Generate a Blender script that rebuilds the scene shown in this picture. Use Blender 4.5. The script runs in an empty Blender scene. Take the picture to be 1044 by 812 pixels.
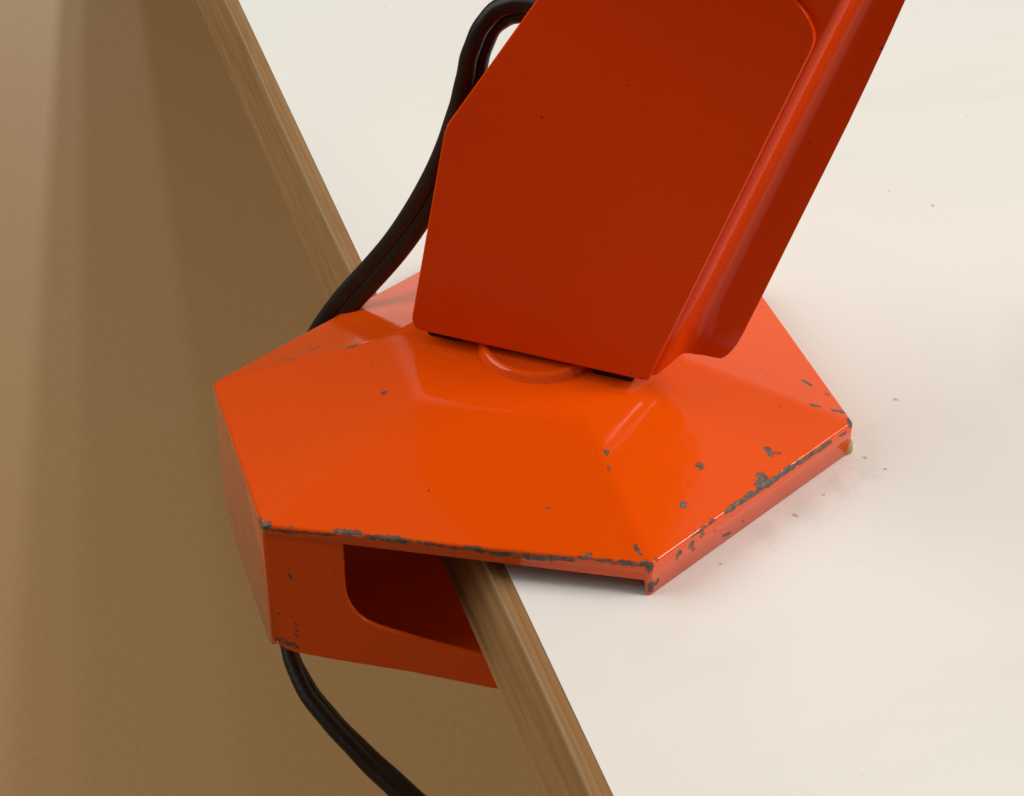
import bpy, bmesh, math, random
from mathutils import Vector, Matrix, noise

S = 0.001                                   # all lengths below are in millimetres
scene = bpy.context.scene
col = scene.collection
V = Vector

# ------------------------------------------------------------------ helpers
def link(name, me, mat=None, parent=None):
    o = bpy.data.objects.new(name, me)
    col.objects.link(o)
    if mat: me.materials.append(mat)
    if parent is not None: o.parent = parent
    return o

def tag(o, label, cat):
    o['label'] = label; o['category'] = cat

def finish(bm, name, mat, parent=None, smooth=True):
    bmesh.ops.recalc_face_normals(bm, faces=bm.faces)
    for v in bm.verts: v.co *= S
    me = bpy.data.meshes.new(name)
    bm.to_mesh(me); bm.free()
    if smooth:
        for p in me.polygons: p.use_smooth = True
    return link(name, me, mat, parent)

def bevel(o, w, seg=2, angle=30, weight=False):
    m = o.modifiers.new('bevel', 'BEVEL')
    m.width = w * S; m.segments = seg
    m.limit_method = 'WEIGHT' if weight else 'ANGLE'
    m.angle_limit = math.radians(angle)
    m.harden_normals = True
    m.use_clamp_overlap = True
    return m

def solidify(o, t, offset=-1):
    m = o.modifiers.new('thickness', 'SOLIDIFY')
    m.thickness = t * S; m.offset = offset; m.use_even_offset = True
    return m

def prism(bm, front, depth):
    """closed prism: front polygon (list of 3D points) pushed along vector depth"""
    a = [bm.verts.new(p) for p in front]
    b = [bm.verts.new(V(p) + depth) for p in front]
    bm.faces.new(a); bm.faces.new(b[::-1])
    n = len(a)
    for i in range(n):
        j = (i + 1) % n
        bm.faces.new((a[i], b[i], b[j], a[j]))

def box(bm, x0, x1, y0, y1, z0, z1):
    prism(bm, [V((x0, y0, z0)), V((x1, y0, z0)), V((x1, y1, z0)), V((x0, y1, z0))], V((0, 0, z1 - z0)))

def catmull(pts, sub):
    out = []
    P = [pts[0] * 2 - pts[1]] + pts + [pts[-1] * 2 - pts[-2]]
    for i in range(1, len(P) - 2):
        for k in range(sub):
            t = k / sub
            a, b, c, d = P[i - 1], P[i], P[i + 1], P[i + 2]
            out.append(0.5 * ((2 * b) + (c - a) * t + (2 * a - 5 * b + 4 * c - d) * t * t + (3 * b - a - 3 * c + d) * t ** 3))
    out.append(pts[-1])
    return out

# ------------------------------------------------------------------ materials
class NT:
    def __init__(self, name):
        self.m = bpy.data.materials.new(name); self.m.use_nodes = True
        self.t = self.m.node_tree; self.n = self.t.nodes; self.l = self.t.links
        self.bsdf = self.n['Principled BSDF']
    def new(self, typ, **kw):
        nd = self.n.new(typ)
        for k, v in kw.items(): setattr(nd, k, v)
        return nd
    def set(self, sock, v):
        if isinstance(v, bpy.types.NodeSocket): self.l.new(v, sock)
        else: sock.default_value = v
    def math(self, op, a, b=0.0, c=0.0, clamp=False):
        nd = self.new('ShaderNodeMath', operation=op, use_clamp=clamp)
        self.set(nd.inputs[0], a); self.set(nd.inputs[1], b); self.set(nd.inputs[2], c)
        return nd.outputs[0]
    def vmath(self, op, a, b=(0, 0, 0), out=0):
        nd = self.new('ShaderNodeVectorMath', operation=op)
        self.set(nd.inputs[0], a); self.set(nd.inputs[1], b)
        return nd.outputs[out]
    def coords(self, scale=1000.0):
        tc = self.new('ShaderNodeTexCoord')
        mp = self.new('ShaderNodeMapping')
        self.l.new(tc.outputs['Object'], mp.inputs[0])
        sc = scale if isinstance(scale, tuple) else (scale,) * 3
        mp.inputs['Scale'].default_value = sc
        return mp.outputs[0]
    def noise(self, co, scale, detail=3, rough=.5, dist=0, out='Fac'):
        nd = self.new('ShaderNodeTexNoise')
        self.l.new(co, nd.inputs['Vector'])
        nd.inputs['Scale'].default_value = scale; nd.inputs['Detail'].default_value = detail
        nd.inputs['Roughness'].default_value = rough; nd.inputs['Distortion'].default_value = dist
        return nd.outputs[out]
    def ramp(self, f, stops):
        nd = self.new('ShaderNodeValToRGB'); e = nd.color_ramp.elements
        while len(e) < len(stops): e.new(.5)
        for el, (p, c) in zip(e, stops):
            el.position = p; el.color = (c[0], c[1], c[2], 1) if not isinstance(c, (int, float)) else (c, c, c, 1)
        self.l.new(f, nd.inputs[0]); return nd.outputs[0]
    def mix(self, f, a, b):
        nd = self.new('ShaderNodeMix', data_type='RGBA')
        self.set(nd.inputs[0], f)
        self.set(nd.inputs[6], a if not isinstance(a, tuple) else (*a, 1))
        self.set(nd.inputs[7], b if not isinstance(b, tuple) else (*b, 1))
        return nd.outputs[2]
    def bump(self, h, strength, dist, normal=None):
        nd = self.new('ShaderNodeBump')
        nd.inputs['Strength'].default_value = strength; nd.inputs['Distance'].default_value = dist
        self.l.new(h, nd.inputs['Height'])
        if normal is not None: self.l.new(normal, nd.inputs['Normal'])
        return nd.outputs[0]

PAINT = (0.84, 0.085, 0.001)
def paint(name, chips=(), PAINT=PAINT, spec=.34):
    """glossy orange stove enamel; chips = (x, y, z, radius) spots in mm where the paint is gone"""
    k = NT(name)
    co = k.coords()
    n1 = k.noise(co, .035, 3)
    c = k.mix(n1, tuple(x * .95 for x in PAINT), tuple(x * 1.04 for x in PAINT))
    grain = k.noise(co, 2.4, 2, .7)
    c = k.mix(k.math('MULTIPLY', k.math('SUBTRACT', grain, .35, clamp=True), .55), c, tuple(x * .72 for x in PAINT))
    fine = k.noise(co, 1.6, 2)                      # grime and fine speckle
    c = k.mix(k.math('MULTIPLY', k.math('SUBTRACT', fine, .55, clamp=True), .25), c, (.36, .03, .004))
    speck = k.math('GREATER_THAN', k.noise(co, .55, 1), .80)
    c = k.mix(k.math('MULTIPLY', speck, .6), c, (.10, .03, .02))
    rough = k.math('MULTIPLY_ADD', k.noise(co, .18, 4), .07, .055)
    peel = k.noise(co, .22, 2)
    nrm = k.bump(peel, .035, .0012)
    wav = k.noise(co, .045, 1)
    nrm = k.bump(wav, .05, .002, nrm)
    if chips:
        w1 = k.noise(co, .45, 3, .6, out='Color'); w2 = k.noise(co, 1.5, 2, .6, out='Color')
        off = k.vmath('SUBTRACT', w1, (.5, .5, .5)); sc = k.new('ShaderNodeVectorMath', operation='SCALE')
        k.l.new(off, sc.inputs[0]); sc.inputs['Scale'].default_value = 1.8
        off2 = k.vmath('SUBTRACT', w2, (.5, .5, .5)); sc2 = k.new('ShaderNodeVectorMath', operation='SCALE')
        k.l.new(off2, sc2.inputs[0]); sc2.inputs['Scale'].default_value = .7
        p = k.vmath('ADD', k.vmath('ADD', co, sc.outputs[0]), sc2.outputs[0])
        acc = None
        jag = k.math('MULTIPLY_ADD', k.noise(co, .95, 4, .75), 1.5, -.78)
        for c_ in chips:
            if len(c_) == 4:
                d = k.math('SUBTRACT', k.vmath('DISTANCE', p, c_[:3], 1), c_[3])
            else:                                       # streak between two points
                a_, b_ = V(c_[0:3]), V(c_[4:7]); ba = b_ - a_
                pa = k.vmath('SUBTRACT', p, a_)
                h = k.math('MULTIPLY', k.vmath('DOT_PRODUCT', pa, ba, 1), 1 / max(ba.length_squared, 1e-6))
                h = k.math('MINIMUM', k.math('MAXIMUM', h, 0.0), 1.0)
                sc_ = k.new('ShaderNodeVectorMath', operation='SCALE'); sc_.inputs[0].default_value = ba; k.l.new(h, sc_.inputs['Scale'])
                rr = k.math('MULTIPLY_ADD', h, c_[7] - c_[3], c_[3])
                d = k.math('SUBTRACT', k.vmath('DISTANCE', pa, sc_.outputs[0], 1), rr)
            acc = d if acc is None else k.math('MINIMUM', acc, d)
        acc = k.math('ADD', acc, jag)
        mask = k.math('MULTIPLY_ADD', acc, -7.0, .5, clamp=True)
        halo = k.math('MULTIPLY_ADD', acc, -3.0, .75, clamp=True)
        grey = k.ramp(k.noise(co, .7, 4, .7), [(.25, (.045, .030, .024)), (.48, (.115, .090, .075)), (.6, (.21, .14, .085)), (.75, (.13, .075, .045))])
        c = k.mix(k.math('MULTIPLY', halo, .35), c, (.42, .05, .01))
        c = k.mix(mask, c, grey)
        rough = k.math('MULTIPLY_ADD', mask, .45, rough)
        inv = k.math('SUBTRACT', 1.0, mask)
        nrm = k.bump(inv, .7, .0003, nrm)
    b = k.bsdf
    k.l.new(c, b.inputs['Base Color']); k.l.new(rough, b.inputs['Roughness']); k.l.new(nrm, b.inputs['Normal'])
    b.inputs['IOR'].default_value = 1.5; b.inputs['Specular IOR Level'].default_value = spec
    return k.m

def wood():
    k = NT('oiled oak lipping')
    co = k.coords((1000, 38, 1000))
    w = k.noise(co, .34, 6, .62, .4)
    c = k.ramp(w, [(.25, (.18, .088, .031)), (.45, (.30, .162, .060)), (.58, (.345, .195, .076)), (.76, (.45, .275, .12))])
    lines = k.noise(k.coords((1000, 16, 1000)), 1.7, 4, .65)
    dark = k.math('MULTIPLY', k.math('SUBTRACT', lines, .56, clamp=True), 4.0, clamp=True)
    c = k.mix(k.math('MULTIPLY', dark, .55), c, (.10, .048, .020))
    sx = k.new('ShaderNodeSeparateXYZ'); k.l.new(co, sx.inputs[0])   # highlight along the arris, painted in as a pale line
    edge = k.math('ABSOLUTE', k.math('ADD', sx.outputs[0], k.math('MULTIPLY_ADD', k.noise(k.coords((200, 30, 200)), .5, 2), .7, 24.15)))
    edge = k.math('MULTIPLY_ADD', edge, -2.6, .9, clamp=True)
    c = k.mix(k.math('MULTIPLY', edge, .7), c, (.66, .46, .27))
    rim = k.math('MULTIPLY_ADD', k.math('ABSOLUTE', k.math('ADD', sx.outputs[0], 22.6)), -3.0, .8, clamp=True)
    c = k.mix(k.math('MULTIPLY', rim, .5), c, (.13, .07, .03))
    big = k.noise(k.coords((1000, 500, 1000)), .02, 2)
    c = k.mix(k.math('MULTIPLY', big, .35), c, (.27, .145, .062))
    k.l.new(c, k.bsdf.inputs['Base Color'])
    k.bsdf.inputs['Roughness'].default_value = .5; k.bsdf.inputs['Specular IOR Level'].default_value = .25
    k.l.new(k.bump(w, .25, .0006), k.bsdf.inputs['Normal'])
    return k.m

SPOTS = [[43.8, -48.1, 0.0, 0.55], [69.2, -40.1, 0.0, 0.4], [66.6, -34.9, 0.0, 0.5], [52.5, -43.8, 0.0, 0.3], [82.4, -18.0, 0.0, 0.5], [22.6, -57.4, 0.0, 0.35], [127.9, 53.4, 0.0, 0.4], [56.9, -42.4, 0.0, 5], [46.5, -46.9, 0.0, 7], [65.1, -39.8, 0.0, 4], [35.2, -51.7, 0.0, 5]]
def laminate():
    k = NT('matt white laminate')
    co = k.coords()
    n = k.noise(co, .012, 4, .55, .6)
    c = k.ramp(n, [(.3, (.80, .79, .745)), (.6, (.82, .81, .765)), (.75, (.785, .765, .72))])
    sm = k.noise(k.coords((250, 1000, 1000)), .03, 3, .5, 1.0)
    c = k.mix(k.math('MULTIPLY', k.math('SUBTRACT', sm, .56, clamp=True), .9), c, (.70, .62, .55))
    sp = k.math('GREATER_THAN', k.noise(co, .42, 1), .795)
    c = k.mix(k.math('MULTIPLY', sp, .30), c, (.35, .26, .19))
    w1 = k.vmath('SUBTRACT', k.noise(co, .5, 3, .6, out='Color'), (.5, .5, .5))
    sc = k.new('ShaderNodeVectorMath', operation='SCALE'); k.l.new(w1, sc.inputs[0]); sc.inputs['Scale'].default_value = 1.6
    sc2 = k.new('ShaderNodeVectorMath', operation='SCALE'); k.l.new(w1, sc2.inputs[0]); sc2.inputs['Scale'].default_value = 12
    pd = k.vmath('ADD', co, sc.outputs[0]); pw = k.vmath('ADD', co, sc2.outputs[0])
    for x, y, z, r in SPOTS:                            # specks and faint scuffs on the laminate
        if r < 1: m_ = k.math('MULTIPLY_ADD', k.vmath('DISTANCE', pd, (x, y, z), 1), -3.0, 3.0 * r + .6, clamp=True); c = k.mix(k.math('MULTIPLY', m_, .6), c, (.26, .20, .15))
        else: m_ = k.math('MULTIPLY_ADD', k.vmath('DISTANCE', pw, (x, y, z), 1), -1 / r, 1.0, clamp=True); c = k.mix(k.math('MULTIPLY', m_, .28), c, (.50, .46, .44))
    k.l.new(c, k.bsdf.inputs['Base Color'])
    k.l.new(k.math('MULTIPLY_ADD', n, .15, .36), k.bsdf.inputs['Roughness'])
    k.l.new(k.bump(k.noise(co, .5, 3), .05, .0004), k.bsdf.inputs['Normal'])
    k.bsdf.inputs['Specular IOR Level'].default_value = .35
    return k.m

def floor_mat():
    k = NT('brown floor covering')
    co = k.coords()
    n = k.noise(co, .25, 4, .65); m = k.noise(co, .006, 4, .55)
    c = k.mix(n, (.385, .230, .098), (.545, .336, .152))
    c = k.mix(k.math('MULTIPLY', m, .4), c, (.41, .235, .092))
    k.l.new(c, k.bsdf.inputs['Base Color'])
    k.bsdf.inputs['Roughness'].default_value = .8
    k.bsdf.inputs['Specular IOR Level'].default_value = .2
    k.l.new(k.bump(n, .04, .0006), k.bsdf.inputs['Normal'])
    return k.m

def plain(name, c, rough=.5, spec=.5, nscale=.5, bump=.1):
    k = NT(name)
    co = k.coords()
    n = k.noise(co, nscale, 3)
    k.l.new(k.mix(n, tuple(x * .8 for x in c), tuple(x * 1.2 for x in c)), k.bsdf.inputs['Base Color'])
    k.bsdf.inputs['Roughness'].default_value = rough
    k.bsdf.inputs['Specular IOR Level'].default_value = spec
    k.l.new(k.bump(n, bump, .0005), k.bsdf.inputs['Normal'])
    return k.m

CHIPS = [[62.2, -22.0, 9.5, 0.44],[63.8, -31.3, 8.9, 0.98],[63.4, -32.7, 8.7, 0.98],[40.9, -37.9, 11.2, 0.89],[41.0, -38.9, 10.8, 0.64],[23.6, -40.7, 13.5, 0.84],[23.8, -41.4, 13.2, 0.52],[16.4, -49.6, 11.4, 0.78],[3.9, -36.7, 18.9, 0.62],[3.1, -40.0, 17.7, 0.37],[36.9, -44.2, 9.5, 1.26],[35.7, -45.5, 9.3, 0.94],[18.8, -55.1, 7.1, 0.62],[18.8, -55.1, 8.0, 0.45],[15.9, -56.5, 6.7, 0.9],[16.6, -56.2, 4.9, 0.62],[12.4, -58.3, 6.5, 0.69],[11.9, -58.6, 5.8, 0.45],[30.9, -49.0, 2.6, 0.29],[22.9, -53.0, 5.6, 0.21],[4.5, -61.7, 7.6, 0.81],[4.3, -61.5, 8.9, 0.6],[5.3, -61.9, 2.8, 0.91],[6.6, -61.2, 2.7, 0.65],[5.1, -62.0, 1.6, 0.71],[6.4, -61.0, 8.9, 0.52],[5.5, -61.6, 8.9, 0.32],[-6.7, -55.6, 9.1, 0.81],[-11.5, -43.4, 13.3, 0.27],[-68.5, -23.3, 7.8, 1.14],[-68.5, -24.2, 7.7, 1.03],[-62.9, -28.4, 8.9, 0.37],[-63.9, -27.9, -5.0, 0.46],[-64.4, -27.6, -4.2, 0.31],[-63.5, -28.1, -6.1, 0.33],[-64.3, -27.7, -17.5, 0.47],[-63.9, -27.9, -19.2, 0.38],[-63.5, -28.1, -21.5, 0.64],[-63.7, -28.0, -22.8, 0.43],[-67.1, -26.3, -16.8, 0.26],[-55.0, -32.3, -3.1, 0.33],[-47.2, -36.1, -19.7, 0.3],[-68.5, -17.5, -24.8, 0.26],[-68.5, -20.5, -6.5, 0.21],[-68.5, 9.2, 5.7, 0.65],[-68.5, 11.5, 4.9, 0.44],[-68.5, 16.5, 5.8, 0.4],[-68.5, -7.3, 4.7, 0.51],[-68.5, 3.8, -0.6, 0.26],[-68.5, -13.7, 4.7, 0.27],[-51.8, 26.5, 12.0, 0.27],[-47.8, 23.4, 14.1, 0.2],[-54.2, 23.6, 12.7, 0.2],[-36.2, -4.6, 20.7, 0.47],[-35.8, -4.7, 20.9, 0.38],[58.1, -17.9, 11.2, 0.58, 58.7, -18.6, 10.9, 0.71],[58.7, -18.6, 10.9, 0.71, 59.3, -19.2, 10.7, 0.44],[55.7, -27.4, 12.1, 0.39, 56.8, -27.5, 11.7, 0.44],[56.8, -27.5, 11.7, 0.44, 57.8, -27.7, 11.3, 0.31],[60.5, -28.3, 10.2, 0.35, 61.5, -28.5, 9.8, 0.61],[61.5, -28.5, 9.8, 0.61, 62.5, -28.6, 9.4, 0.66],[62.5, -28.6, 9.4, 0.66, 63.5, -28.8, 9.1, 0.53],[62.0, -33.4, 7.6, 0.33, 60.2, -34.3, 7.7, 0.39],[56.8, -36.0, 7.8, 0.56, 55.1, -36.9, 7.9, 0.65],[55.1, -36.9, 7.9, 0.65, 53.3, -37.7, 7.9, 0.47],[53.3, -37.7, 7.9, 0.47, 51.6, -38.6, 8.0, 0.54],[51.6, -38.6, 8.0, 0.54, 49.9, -39.4, 8.0, 0.73],[49.9, -39.4, 8.0, 0.73, 48.3, -40.3, 8.1, 0.56],[48.3, -40.3, 8.1, 0.56, 46.6, -41.1, 8.2, 0.55],[46.6, -41.1, 8.2, 0.55, 44.9, -42.0, 8.2, 0.68],[44.9, -42.0, 8.2, 0.68, 43.3, -42.8, 8.3, 0.85],[43.3, -42.8, 8.3, 0.85, 41.6, -43.6, 8.3, 0.63],[41.6, -43.6, 8.3, 0.63, 40.0, -44.5, 8.4, 0.95],[40.0, -44.5, 8.4, 0.95, 38.3, -45.3, 8.4, 1.05],[38.3, -45.3, 8.4, 1.05, 36.7, -46.1, 8.5, 0.71],[36.7, -46.1, 8.5, 0.71, 35.1, -46.9, 8.5, 0.59],[35.1, -46.9, 8.5, 0.59, 33.4, -47.7, 8.6, 0.71],[33.4, -47.7, 8.6, 0.71, 31.8, -48.5, 8.6, 0.75],[31.8, -48.5, 8.6, 0.75, 30.2, -49.3, 8.7, 0.54],[30.2, -49.3, 8.7, 0.54, 28.6, -50.1, 8.7, 0.54],[28.6, -50.1, 8.7, 0.54, 27.0, -50.9, 8.8, 0.62],[27.0, -50.9, 8.8, 0.62, 25.5, -51.7, 8.8, 0.5],[42.0, -38.7, 10.7, 0.21, 42.9, -38.7, 10.5, 0.26],[42.9, -38.7, 10.5, 0.26, 43.8, -38.8, 10.3, 0.17],[25.2, -51.9, 2.4, 0.31, 26.2, -51.4, 2.3, 0.46],[26.2, -51.4, 2.3, 0.46, 27.2, -50.9, 2.1, 0.31],[22.1, -53.3, 8.9, 0.27, 20.0, -54.5, 8.9, 0.31],[20.0, -54.5, 8.9, 0.31, 17.9, -55.5, 8.7, 0.2],[17.9, -55.5, 8.7, 0.2, 15.8, -56.6, 8.6, 0.29],[2.8, -56.8, 10.6, 0.24, 2.9, -57.6, 10.3, 0.32],[2.9, -57.6, 10.3, 0.32, 2.9, -58.4, 10.0, 0.3],[2.9, -58.4, 10.0, 0.3, 3.0, -59.2, 9.6, 0.36],[-0.6, -59.2, 8.8, 0.4, 0.3, -59.7, 8.7, 0.44],[0.3, -59.7, 8.7, 0.44, 1.3, -60.1, 8.6, 0.4],[1.3, -60.1, 8.6, 0.4, 2.2, -60.6, 8.6, 0.44],[2.2, -60.6, 8.6, 0.44, 3.1, -61.1, 8.5, 0.4],[3.1, -61.1, 8.5, 0.4, 4.1, -61.5, 8.4, 0.48],[-25.1, -47.1, 7.4, 0.41, -23.4, -47.9, 7.5, 0.53],[-23.4, -47.9, 7.5, 0.53, -21.7, -48.8, 7.6, 0.45],[-21.7, -48.8, 7.6, 0.45, -20.0, -49.6, 7.6, 0.53],[-20.0, -49.6, 7.6, 0.53, -18.3, -50.5, 7.7, 0.61],[-18.3, -50.5, 7.7, 0.61, -16.5, -51.3, 7.7, 0.53],[-16.5, -51.3, 7.7, 0.53, -14.8, -52.2, 7.8, 0.61],[-14.8, -52.2, 7.8, 0.61, -13.1, -53.0, 7.8, 0.61],[-13.1, -53.0, 7.8, 0.61, -11.4, -53.9, 7.9, 0.53],[-11.4, -53.9, 7.9, 0.53, -9.7, -54.7, 8.0, 0.44],[-54.5, -32.2, 9.0, 0.53, -53.3, -32.8, 9.0, 0.61],[-53.3, -32.8, 9.0, 0.61, -52.0, -33.5, 9.0, 0.61],[-52.0, -33.5, 9.0, 0.61, -50.8, -34.1, 9.0, 0.53],[-50.8, -34.1, 9.0, 0.53, -49.5, -34.8, 9.0, 0.53],[-48.6, -35.4, 8.8, 0.41, -47.2, -36.1, 8.7, 0.53],[-47.2, -36.1, 8.7, 0.53, -45.8, -36.8, 8.7, 0.53],[-45.8, -36.8, 8.7, 0.53, -44.4, -37.5, 8.7, 0.65],[-44.4, -37.5, 8.7, 0.65, -43.1, -38.2, 8.7, 0.69],[-43.1, -38.2, 8.7, 0.69, -41.7, -38.9, 8.6, 0.65],[-41.7, -38.9, 8.6, 0.65, -40.3, -39.6, 8.6, 0.53],[-39.0, -40.2, 8.5, 0.33, -37.1, -41.1, 8.4, 0.49],[-37.1, -41.1, 8.4, 0.49, -35.3, -42.1, 8.3, 0.33],[-30.3, -44.5, 8.2, 0.3, -28.6, -45.4, 8.3, 0.53],[-28.6, -45.4, 8.3, 0.53, -27.0, -46.2, 8.4, 0.45],[-68.0, -25.8, 7.8, 0.25, -65.8, -26.9, 7.9, 0.21],[-65.8, -26.9, 7.9, 0.21, -63.6, -28.0, 7.9, 0.29],[-63.6, -28.0, 7.9, 0.29, -61.4, -29.1, 8.0, 0.21],[-61.4, -29.1, 8.0, 0.21, -59.2, -30.2, 8.0, 0.25],[-59.2, -30.2, 8.0, 0.25, -57.0, -31.3, 8.1, 0.29],[-57.0, -31.3, 8.1, 0.29, -54.8, -32.4, 8.1, 0.25],[-35.3, -42.1, 8.0, 0.29, -32.7, -43.3, 8.0, 0.33],[-32.7, -43.3, 8.0, 0.33, -30.2, -44.6, 7.9, 0.24],[-30.2, -44.6, 7.9, 0.24, -27.7, -45.8, 7.9, 0.33],[-27.7, -45.8, 7.9, 0.33, -25.1, -47.1, 7.8, 0.32],[-8.6, -55.2, 8.7, 0.24, -6.6, -56.2, 8.6, 0.2],[-6.6, -56.2, 8.6, 0.2, -4.6, -57.2, 8.6, 0.28],[-4.6, -57.2, 8.6, 0.28, -2.6, -58.2, 8.6, 0.2],[-2.6, -58.2, 8.6, 0.2, -0.6, -59.2, 8.5, 0.24],[-67.8, -26.0, -24.3, 0.56, -66.8, -26.5, -24.8, 0.73],[-66.8, -26.5, -24.8, 0.73, -65.7, -27.0, -25.4, 0.77],[-65.7, -27.0, -25.4, 0.77, -64.7, -27.5, -25.9, 0.65],[-64.7, -27.5, -25.9, 0.65, -63.7, -28.0, -26.4, 0.43],[-39.2, 15.3, 19.3, 0.31, -38.5, 15.2, 19.5, 0.44],[-38.5, 15.2, 19.5, 0.44, -37.8, 15.0, 19.7, 0.44],[-37.8, 15.0, 19.7, 0.44, -37.1, 14.9, 20.0, 0.33],[-45.9, 23.5, 14.5, 0.29, -44.7, 23.6, 14.7, 0.4],[-44.7, 23.6, 14.7, 0.4, -43.5, 23.7, 14.9, 0.36],[-52.0, 23.1, 13.4, 0.33, -51.0, 22.5, 13.8, 0.44],[-51.0, 22.5, 13.8, 0.44, -49.9, 21.9, 14.3, 0.29]]
ARM_CHIPS = [[-7.9,-0.8,58.0,.32],[16.5,-23.8,26.5,.6],[14.6,-22.2,27.1,.35],[17.9,-24.7,27.4,.5],[14.3,-20.9,36.7,.18],[-16.3,2.2,25.5,.3],[12.2,-20.4,25.8,.4],[-16.8,8.3,76.2,.5],[-24.6,9.0,26.5,.5],
             [25.0,-24.6,38.7,.5],[34.5,-27.9,31.3,.3],[36.0,-28.7,34.2,.35],[57.4,-37.7,106.4,.5]]
CHIPS.append([-67.9, -25.5, 8.7, 1.25])
M_BASE = paint('chipped orange enamel', CHIPS)
M_ARM = paint('orange enamel', ARM_CHIPS, (.80, .055, .001), .2)
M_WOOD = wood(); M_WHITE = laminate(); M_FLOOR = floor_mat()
M_CORD = plain('dark brown flex', (.010, .005, .0035), .45, .35, .8, .25)
M_PAD = plain('yellowed rubber', (.45, .30, .13), .7, .3)
M_GAP_SHADE = plain('dark gap shade', (.035, .014, .008), .85, .15)  # dark tone standing in for the shade below the arm
M_STEEL = plain('dull steel', (.20, .18, .15), .45, .5)
M_STEEL.node_tree.nodes['Principled BSDF'].inputs['Metallic'].default_value = .8

# ------------------------------------------------------------------ floor
FZ = -720.0
bm = bmesh.new()
vs = [bm.verts.new(p) for p in ((-6000, -5000, FZ), (6000, -5000, FZ), (6000, 9000, FZ), (-6000, 9000, FZ))]
bm.faces.new(vs)
o = finish(bm, 'floor', M_FLOOR, smooth=False); o['kind'] = 'structure'

# ------------------------------------------------------------------ table
U_FACE, U_WHITE, T = -28.2, -20.9, 18.0
V0, V1, U1 = -700.0, 2850.0, 1150.0
table = bpy.data.objects.new('table', None); col.objects.link(table)
tag(table, 'white laminate table top with bare wooden edge strip that the orange lamp is clamped to', 'table')
bm = bmesh.new(); box(bm, U_WHITE, U1, V0, V1, -T, 0)
o = finish(bm, 'tabletop', M_WHITE, table, False)
bm = bmesh.new()
prof = [(U_WHITE - .05, -.12), (-23.7, -.15), (-24.1, -.28), (-24.45, -.65), (-24.65, -1.2), (-28.05, -T + 1.2), (-28.1, -T + .4), (-27.6, -T), (U_WHITE - .05, -T)]
nv = 60
rings = []
for i in range(nv + 1):
    y = V0 + (V1 - V0) * (i / nv)
    rings.append([bm.verts.new((x, y, z)) for x, z in prof])
for a, b in zip(rings, rings[1:]):
    for i in range(len(prof)):
        j = (i + 1) % len(prof)
        bm.faces.new((a[i], a[j], b[j], b[i]))
bm.faces.new(rings[0]); bm.faces.new(rings[-1][::-1])
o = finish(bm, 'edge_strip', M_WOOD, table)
bevel(o, .12, 1, 40)
for y in (V0 + 120, V1 - 40):
    bm = bmesh.new(); box(bm, 258, U1 - 60, y, y + 25, FZ, -T - .2)
    finish(bm, 'support_panel', M_WOOD, table, False)

# ------------------------------------------------------------------ lamp
lamp = bpy.data.objects.new('clamp_lamp', None); col.objects.link(lamp)
tag(lamp, 'chipped orange enamelled metal lamp with hexagonal clamp base gripping the wooden table edge', 'lamp')

H = 8.85
HEX = dict(A=(-68.5, 25.6), B=(-68.5, -25.6), C=(5, -62), D=(64, -32.4), E=(64, 32.4), F=(5, 62))
K = 'ABCDEF'
TOP = {k: V((*HEX[k], H)) for k in K}
APEX = V((0, 0, 34.0)); TT = .555
ZP = H + (34.0 - H) * TT                               # height of the flat middle

bm = bmesh.new()
wl = bm.edges.layers.float.new('bevel_weight_edge')
top = {k: bm.verts.new(TOP[k]) for k in K}
mid = {k: bm.verts.new(TOP[k].lerp(APEX, TT)) for k in K}
for i in range(6):
    a, b = K[i], K[(i + 1) % 6]
    bm.faces.new((top[a], top[b], mid[b], mid[a]))
bm.faces.new([mid[k] for k in K])
def at(k, z, toward=None, d=0.0):
    p = V((*HEX[k], z))
    if toward:
        q = V((*HEX[toward], z)); p = p + (q - p).normalized() * d
    return p
vv = lambda p: bm.verts.new(p)
c0, d0, e0, f0 = vv(at('C', .3)), vv(at('D', .3)), vv(at('E', .3)), vv(at('F', .3))
bm.faces.new((top['C'], top['D'], d0, c0)); bm.faces.new((top['D'], top['E'], e0, d0)); bm.faces.new((top['E'], top['F'], f0, e0))
bs, as_ = vv(at('B', 6.4)), vv(at('A', 6.4))
# front rim strip: shallow, folding down to the table only at the corner
bm.faces.new((top['B'], top['C'], c0, vv(at('C', .3, 'B', .9)), vv(at('C', 4.3, 'B', 1.5)), bs))
bm.faces.new((top['F'], top['A'], as_, vv(at('F', 4.3, 'A', 1.5)), vv(at('F', .3, 'A', .9)), f0))
# left end wall, running down to form the back of the clamp
bl, bl2 = vv(at('B', -24.0)), vv(at('B', -30.8, 'A', 8))
al, al2 = vv(at('A', -24.0)), vv(at('A', -30.8, 'B', 8))
bm.faces.new((top['A'], top['B'], bs, bl, vv(at('B', -28.6, 'A', 2.6)), bl2, al2, vv(at('A', -28.6, 'B', 2.6)), al, as_))
bm.edges.ensure_lookup_table()
for e in bm.edges:
    z = [v.co.z for v in e.verts]
    if len(e.link_faces) == 2:
        if min(z) > H + 1: e[wl] = .5                 # edges of the flat middle
        elif max(z) > H + 1: e[wl] = .30               # ridges
        else: e[wl] = .13                              # rim and corners
shell = finish(bm, 'base_shell', M_BASE, lamp)
bevel(shell, 4.2, 4, weight=True)
solidify(shell, 1.1)

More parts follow.
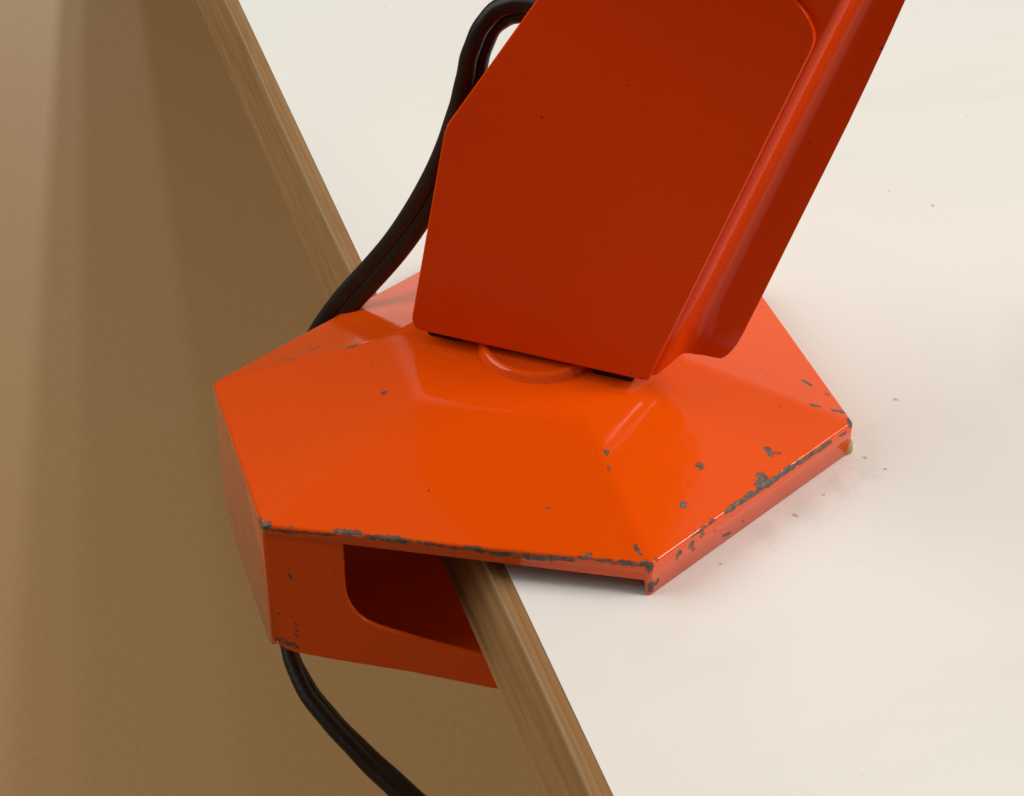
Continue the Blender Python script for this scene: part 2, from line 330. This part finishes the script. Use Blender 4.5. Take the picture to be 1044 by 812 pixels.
# clamp body under the left half
def web(front):
    bm = bmesh.new()
    a, b = ('B', 'C') if front else ('A', 'F')
    dirv = (V((*HEX[b], 0)) - V((*HEX[a], 0))).normalized()
    inward = V((dirv.y, -dirv.x, 0))
    if inward.dot(V((0, 1 if front else -1, 0))) < 0: inward = -inward
    base = V((*HEX[a], 0)) + inward * .35
    out = [(0.15, 7.9), (17.2, 7.0), (17.0, 2), (16.9, -7.0), (17.2, -10.0), (18.0, -12.6), (19.4, -14.8), (21.2, -16.4), (23.6, -17.6), (27, -18.6), (35, -20.6), (46, -23.0), (62, -25.4),
           (62, -34.2), (48, -32.8), (30.7, -30.5), (14, -29.3), (4.5, -28.2), (2.2, -27.2), (.8, -25.4), (.15, -23.4)]
    prism(bm, [base + dirv * r + V((0, 0, z)) for r, z in out], inward * 1.1)
    o = finish(bm, 'clamp_web', M_BASE, lamp); bevel(o, .35, 2, 40)
web(True); web(False)
bm = bmesh.new()                                       # sloping bottom plate between the two webs
p = [V((-67.0, 23.5, -28.6)), V((-67.0, -23.5, -28.6)), V((-13.5, -51.0, -31.8)), V((-13.5, 51.0, -31.8))]
prism(bm, p, V((0, 0, 1.1)))
finish(bm, 'clamp_plate', M_BASE, lamp, False)
bm = bmesh.new()                                       # screw that presses on the underside
bmesh.ops.create_cone(bm, cap_ends=True, segments=24, radius1=4, radius2=4, depth=16, matrix=Matrix.Translation((-16, 0, -26.2)))
bmesh.ops.create_cone(bm, cap_ends=True, segments=24, radius1=9, radius2=8, depth=3, matrix=Matrix.Translation((-16, 0, -19.8)))
s = finish(bm, 'clamp_screw', M_STEEL, lamp, False); bevel(s, .4, 2)

# raised swivel disc
bm = bmesh.new()
prof = [(15.6, ZP - .35), (15.1, ZP + .15), (14.6, ZP + 1.3), (14.2, ZP + 1.75), (13.6, ZP + 1.95), (13.0, ZP + 1.9), (12.4, ZP + 1.45), (0.01, ZP + 1.4)]
n = 72
rg = [[bm.verts.new((.9 * r * math.cos(i / n * 2 * math.pi) + .6, .9 * r * math.sin(i / n * 2 * math.pi) - 1.7, z)) for i in range(n)] for r, z in prof]
for a, b in zip(rg, rg[1:]):
    for i in range(n): bm.faces.new((a[i], a[(i + 1) % n], b[(i + 1) % n], b[i]))
finish(bm, 'swivel_disc', M_BASE, shell)

# small yellowed foot under the far right corner
bm = bmesh.new()
bmesh.ops.create_cone(bm, cap_ends=True, segments=20, radius1=1.9, radius2=1.6, depth=3.0, matrix=Matrix.Translation((63.3, -31.2, 1.52)))
o = finish(bm, 'foot_pad', M_PAD, shell); bevel(o, .5, 2)

# ------------------------------------------------------------------ arm
P0 = V((-24.48, 8.80, 26.0)); X = V((.783, -.622, 0)).normalized(); Y = V((.054, .068, .996)).normalized()
N = V((.62, .78, -.087)).normalized()                  # points away from the viewer
EX, EY = .315, .949                                    # the long edge of the arm, in X/Y
def A(x, y, d=0.0): return P0 + X * x + Y * y + N * d
def WS(w, s, d=0.0): return A(53.5 + EX * s + EY * w, EY * s - EX * w, d)
arm = bpy.data.objects.new('arm', None); col.objects.link(arm); arm.parent = lamp

bm = bmesh.new()
out = [(1.0, -.1), (-.3, .5), (-1.0, 1.5), (-1.1, 2.8), (5.9, 49.3), (6.4, 50.9), (7.1, 52.3), (25.0, 82.2), (37.4, 103.0), (38.6, 104.1), (40.2, 103.6),
       (73.6, 92.6), (75.8, 91.5), (77.9, 89.9), (79.5, 88.0), (80.6, 85.9), (81.0, 83.9), (80.7, 82.0), (54.3, 1.6), (54.2, .5), (53.4, 0)]
prism(bm, [A(x, y, -.5) for x, y in out], N * 1.7)
front = finish(bm, 'front_panel', M_ARM, arm)
bevel(front, .8, 4, 25)

# folded sheet behind it: flat back, rounded fold, slanting side and flange
def wedge(s):
    t = [(-20, 13.4), (26, 13.3), (36, 13.1), (48, 12.85), (60, 12.65), (72, 12.4), (82, 12.05), (92, 11.6), (102, 11.05), (152, 9.2)]
    for (a, x), (b, y) in zip(t, t[1:]):
        if s <= b: return x + (y - x) * (s - a) / (b - a)
    return t[-1][1]
prof = [(-.2, 1.25), (.3, 1.3), (.7, 1.44), (1.1, 1.7), (1.5, 2.08), (1.9, 2.6), (2.5, 3.7), (3.2, 5.1), (3.8, 6.05), (4.15, 6.5), (4.6, 6.9), (5.1, 7.2), (5.7, 7.4), (6.4, 7.5), (8.0, 7.5),
        (10.4, 7.5), (11.6, 7.5), (12.2, 7.5), (12.7, 7.5), (13.05, 7.5), (13.3, 7.5), (13.4, 7.5)]
sb = [(-.2, .6), (1.0, 1.0), (1.6, 1.6), (2.1, 3.2), (2.7, 3.6), (3.2, 5.0), (3.9, 6.0), (4.8, 6.2), (6.4, 6.6), (8.6, 7.7), (10.4, 8.2), (11.6, 8.7), (12.2, 9.5), (12.7, 10.8), (13.05, 12.3), (13.3, 14.3), (13.4, 16.5)]
def sbot(w):
    for (a, x), (b, y) in zip(sb, sb[1:]):
        if w <= b: return x + (y - x) * (w - a) / (b - a)
    return sb[-1][1]
bm = bmesh.new()
rows = [22, 26, 31, 36, 42, 48, 54, 60, 66, 72, 77, 82, 87, 92, 97, 102, 125, 152]
cols = []
for w, d in prof:
    c = [bm.verts.new(WS(w, sbot(w), d))]
    for s in rows:
        k = wedge(s) / 13.4
        ww = w if w < 7 else 7 + (w - 7) * (wedge(s) - 7) / 6.4
        c.append(bm.verts.new(WS(ww, s, d)))
    cols.append(c)
for a, b in zip(cols, cols[1:]):
    for i in range(len(rows)): bm.faces.new((a[i], b[i], b[i + 1], a[i + 1]))
lft = [(2.0, .9), (.2, 2.5), (6.7, 50.5), (25.3, 81.7), (38.0, 102.8)]
def to_ws(x, y):
    x -= 53.5; return x * EY - y * EX, x * EX + y * EY
wl_, sl_ = to_ws(*lft[-1])
lv = [bm.verts.new(A(x, y, 1.25)) for x, y in lft] + [bm.verts.new(WS(wl_, 152, 1.25))]
bm.faces.new(lv + cols[0][::-1])
# left edge folded back into a side wall
lb = [bm.verts.new(v.co + N * 16 + X * 1.0) for v in lv]
for i in range(len(lv) - 1): bm.faces.new((lv[i], lv[i + 1], lb[i + 1], lb[i]))
ch = finish(bm, 'channel', M_ARM, arm)
for p in ch.data.polygons: p.use_smooth = True
solidify(ch, .9, 1)
bevel(ch, .22, 2, 50)
# make sure the sheet thickens away from the viewer
me = ch.data
nf = max(me.polygons, key=lambda p: p.area).normal
ch.modifiers['thickness'].offset = 1 if nf.dot(N) > 0 else -1

bm = bmesh.new()                                       # foot that carries the arm on the swivel disc
prism(bm, [A(9, -.6, 2.6), A(44, -.6, 2.6), A(40, -.6, 15), A(30, -.6, 21), A(18, -.6, 21), A(11, -.6, 15)], Y * 1.3)
prism(bm, [A(9, .7, 2.6), A(44, .7, 2.6), A(44, .7, 3.8), A(9, .7, 3.8)], Y * 30)
foot = finish(bm, 'pivot_bracket', M_ARM, arm, False); bevel(foot, .25, 2)
for x0, x1, z0 in ((1.2, 9.6, ZP + .05), (40.2, 49.5, ZP - .9)):
    bm = bmesh.new()                                   # added dark blocks either side of the disc, standing in for shade
    f = [A(x0, .4, 2.2), A(x1, .4, 2.2), A(x1, .4, 16), A(x0, .4, 16)]
    for q in f: q.z = ZP + 3.9
    prism(bm, f, V((0, 0, z0 - ZP - 3.9)))
    q = finish(bm, 'gap_shade', M_GAP_SHADE, arm, False); bevel(q, .8, 4)
bm = bmesh.new()
bmesh.ops.create_cone(bm, cap_ends=True, segments=32, radius1=7, radius2=7, depth=2.2, matrix=Matrix.Translation((0, 0, ZP + 2.3)))
finish(bm, 'pivot_pin', M_STEEL, arm, False)

bm = bmesh.new()                                       # flat lamp head above, out of the picture
plan = [(126, -52), (150, -8), (134, 24), (-40, 24), (-62, -20), (-40, -78), (100, -78)]
prism(bm, [V((x, y, 178)) for x, y in plan], V((4, -2, 16)))
head = finish(bm, 'lamp_head', M_ARM, arm, False); bevel(head, 2, 3)

# ------------------------------------------------------------------ cord: flat twin flex
CP = [[10.8, 5.4, 97.9], [6.7, 9.9, 98.5], [2.6, 13.8, 98.3], [-1.1, 17.3, 96.3], [-3.9, 19.3, 92.8], [-6.1, 19.9, 87.8], [-7.5, 20.6, 81.6], [-8.8, 20.9, 75.0], [-9.9, 22.6, 67.0], [-12.4, 25.3, 56.4], [-16.1, 29.2, 45.0], [-21.1, 33.8, 32.5], [-27.1, 39.3, 20.6], [-32.2, 43.2, 12.0], [-36.8, 45.7, 3.5], [-41.0, 47.5, -5.6], [-43.6, 47.5, -16.2], [-45.9, 45.4, -32.7], [-47.9, 42.0, -52.1], [-51.5, 37.3, -67.2], [-55.6, 34.0, -77.5], [-56.0, 30.4, -82.1], [-55.3, 23.6, -86.8], [-52.7, 15.3, -90.9], [-47.9, 7.5, -95.3], [-42.6, -0.5, -99.6], [-36.8, -8.7, -103.9], [-30.4, -17.2, -108.6], [-23.8, -27.4, -118.2], [-20.2, -38.4, -133.4], [-21.3, -52.3, -155.3]]
# twist of the flat cable (degrees) at each of those points; 0 = broad side to the front
TW = [60, 60, 62, 64, 66, 66, 60, 46, 26, 10, 2, 0, 0, 0, 5, 15, 30, 50, 70, 85, 88, 86, 80, 72, 64, 56, 50, 46, 44, 44, 44]
pts = catmull([V(p) for p in CP], 6)
for _ in range(14):
    pts = [pts[0]] + [(a + b * 2 + c) / 4 for a, b, c in zip(pts, pts[1:], pts[2:])] + [pts[-1]]
FWD = V((.2419, .7469, -.6193))
tw = []
for i in range(len(pts)):
    f = min(i / 6, len(TW) - 1.001); j = int(f); tw.append(TW[j] + (TW[j + 1] - TW[j]) * (f - j))
for _ in range(20):
    tw = [tw[0]] + [(a + b * 2 + c) / 4 for a, b, c in zip(tw, tw[1:], tw[2:])] + [tw[-1]]
cord = bpy.data.objects.new('power_cord', None); col.objects.link(cord); cord.parent = lamp
RAD = 1.88
for sgn in (-1, 1):                                    # the two insulated strands of the flat flex
    bm = bmesh.new(); prev = None
    for i, p in enumerate(pts):
        t = (pts[min(i + 1, len(pts) - 1)] - pts[max(i - 1, 0)]).normalized()
        side = t.cross(FWD).normalized(); fr = side.cross(t).normalized()
        a = math.radians(tw[i]); u = side * math.cos(a) + fr * math.sin(a); w_ = t.cross(u)
        g = i / 6
        sep = 1.74 + (.62 * math.exp(-((g - 4.6) / 1.6) ** 2))
        wob = .12 * math.sin(i * .37 + sgn) + .08 * math.sin(i * .91)
        c_ = p + u * (sep * sgn) + w_ * wob
        split = math.exp(-((g - 4.6) / 1.6) ** 2)
        ring = []
        for k in range(20):                            # round outside, flattened where the strands are joined
            x, y = math.cos(k * math.pi / 10), math.sin(k * math.pi / 10)
            if x * sgn < 0:
                ex = 1.0 - .66 * (1 - split)
                x = math.copysign(abs(x) ** ex, x); y = math.copysign(abs(y) ** ex, y)
            ring.append(bm.verts.new(c_ + (u * x + w_ * y) * RAD))
        if prev:
            for k in range(20): bm.faces.new((prev[k], prev[(k + 1) % 20], ring[(k + 1) % 20], ring[k]))
        else: bm.faces.new(ring)
        prev = ring
    bm.faces.new(prev[::-1])
    finish(bm, 'cord_strand', M_CORD, cord)

# ------------------------------------------------------------------ light
w = bpy.data.worlds.new('World'); scene.world = w; w.use_nodes = True
nt = w.node_tree; bg = nt.nodes['Background']
tc = nt.nodes.new('ShaderNodeTexCoord')
def lobe(d, lo, hi):
    d = V(d).normalized()
    vm = nt.nodes.new('ShaderNodeVectorMath'); vm.operation = 'DOT_PRODUCT'
    nt.links.new(tc.outputs['Generated'], vm.inputs[0]); vm.inputs[1].default_value = d
    mr = nt.nodes.new('ShaderNodeMapRange'); mr.interpolation_type = 'SMOOTHSTEP'
    nt.links.new(vm.outputs['Value'], mr.inputs[0])
    mr.inputs[1].default_value = lo; mr.inputs[2].default_value = hi
    return mr.outputs[0]
def addm(base, f, c):
    m = nt.nodes.new('ShaderNodeMix'); m.data_type = 'RGBA'
    nt.links.new(f, m.inputs[0])
    if isinstance(base, tuple): m.inputs[6].default_value = (*base, 1)
    else: nt.links.new(base, m.inputs[6])
    m.inputs[7].default_value = (*c, 1)
    return m.outputs[2]
c = (.04, .035, .03)                                             # dim room behind the viewer
c = addm(c, lobe((0, 0, 1), .0, .5), (.17, .165, .15))              # ceiling
c = addm(c, lobe((.695, .481, .535), .62, .80), (.64, .61, .52))    # bright pale wall to the right and behind
nt.links.new(c, bg.inputs['Color']); bg.inputs['Strength'].default_value = 1.0

def aim(o, target):
    o.rotation_euler = (V(target) - o.location).to_track_quat('-Z', 'Y').to_euler()
def area(name, loc, size, power, colour, target=(0, 0, 0)):
    l = bpy.data.lights.new(name, 'AREA'); l.shape = 'DISK'; l.size = size; l.energy = power; l.color = colour
    o = bpy.data.objects.new(name, l); col.objects.link(o); o.location = loc; aim(o, target); return o
area('ceiling_lamp', (-1.44, .62, 1.24), 1.7, 24.5, (1, .99, .95))
area('ceiling_lamp', (1.45, -.70, 1.22), .9, 29.5, (1, .99, .95))
# low lamps beyond the far end of the table: they light the floor past the table's end panel
for x, p in ((.978, 1550), (.898, 640), (.71, 480)):
    l = bpy.data.lights.new('low_lamp', 'SPOT'); l.energy = p; l.color = (1, .97, .88)
    l.shadow_soft_size = .022; l.spot_size = math.radians(16); l.spot_blend = .6
    o = bpy.data.objects.new('low_lamp', l); col.objects.link(o); o.location = (x, 6.83, -.25); aim(o, (-.1, 1.0, -.78))

# ------------------------------------------------------------------ camera
cam = bpy.data.cameras.new('camera'); co = bpy.data.objects.new('camera', cam); col.objects.link(co)
CAM = V((-121.6627, -359.7235, 306.5572)) * S
R, U, F = V((.951411, -.307923, .000179)), V((.190577, .589294, .785120)), V((.241862, .746938, -.619344))
mt = Matrix((R, U, -F)).transposed().to_4x4(); mt.translation = CAM
co.matrix_world = mt
cam.sensor_width = 36; cam.sensor_fit = 'HORIZONTAL'; cam.lens = 2175.72 / 1044 * 36
cam.clip_start = .01; cam.clip_end = 100
scene.camera = co
scene.view_settings.view_transform = 'Standard'; scene.view_settings.look = 'None'
scene.view_settings.exposure = 0; scene.view_settings.gamma = 1
scene.render.engine = 'CYCLES'
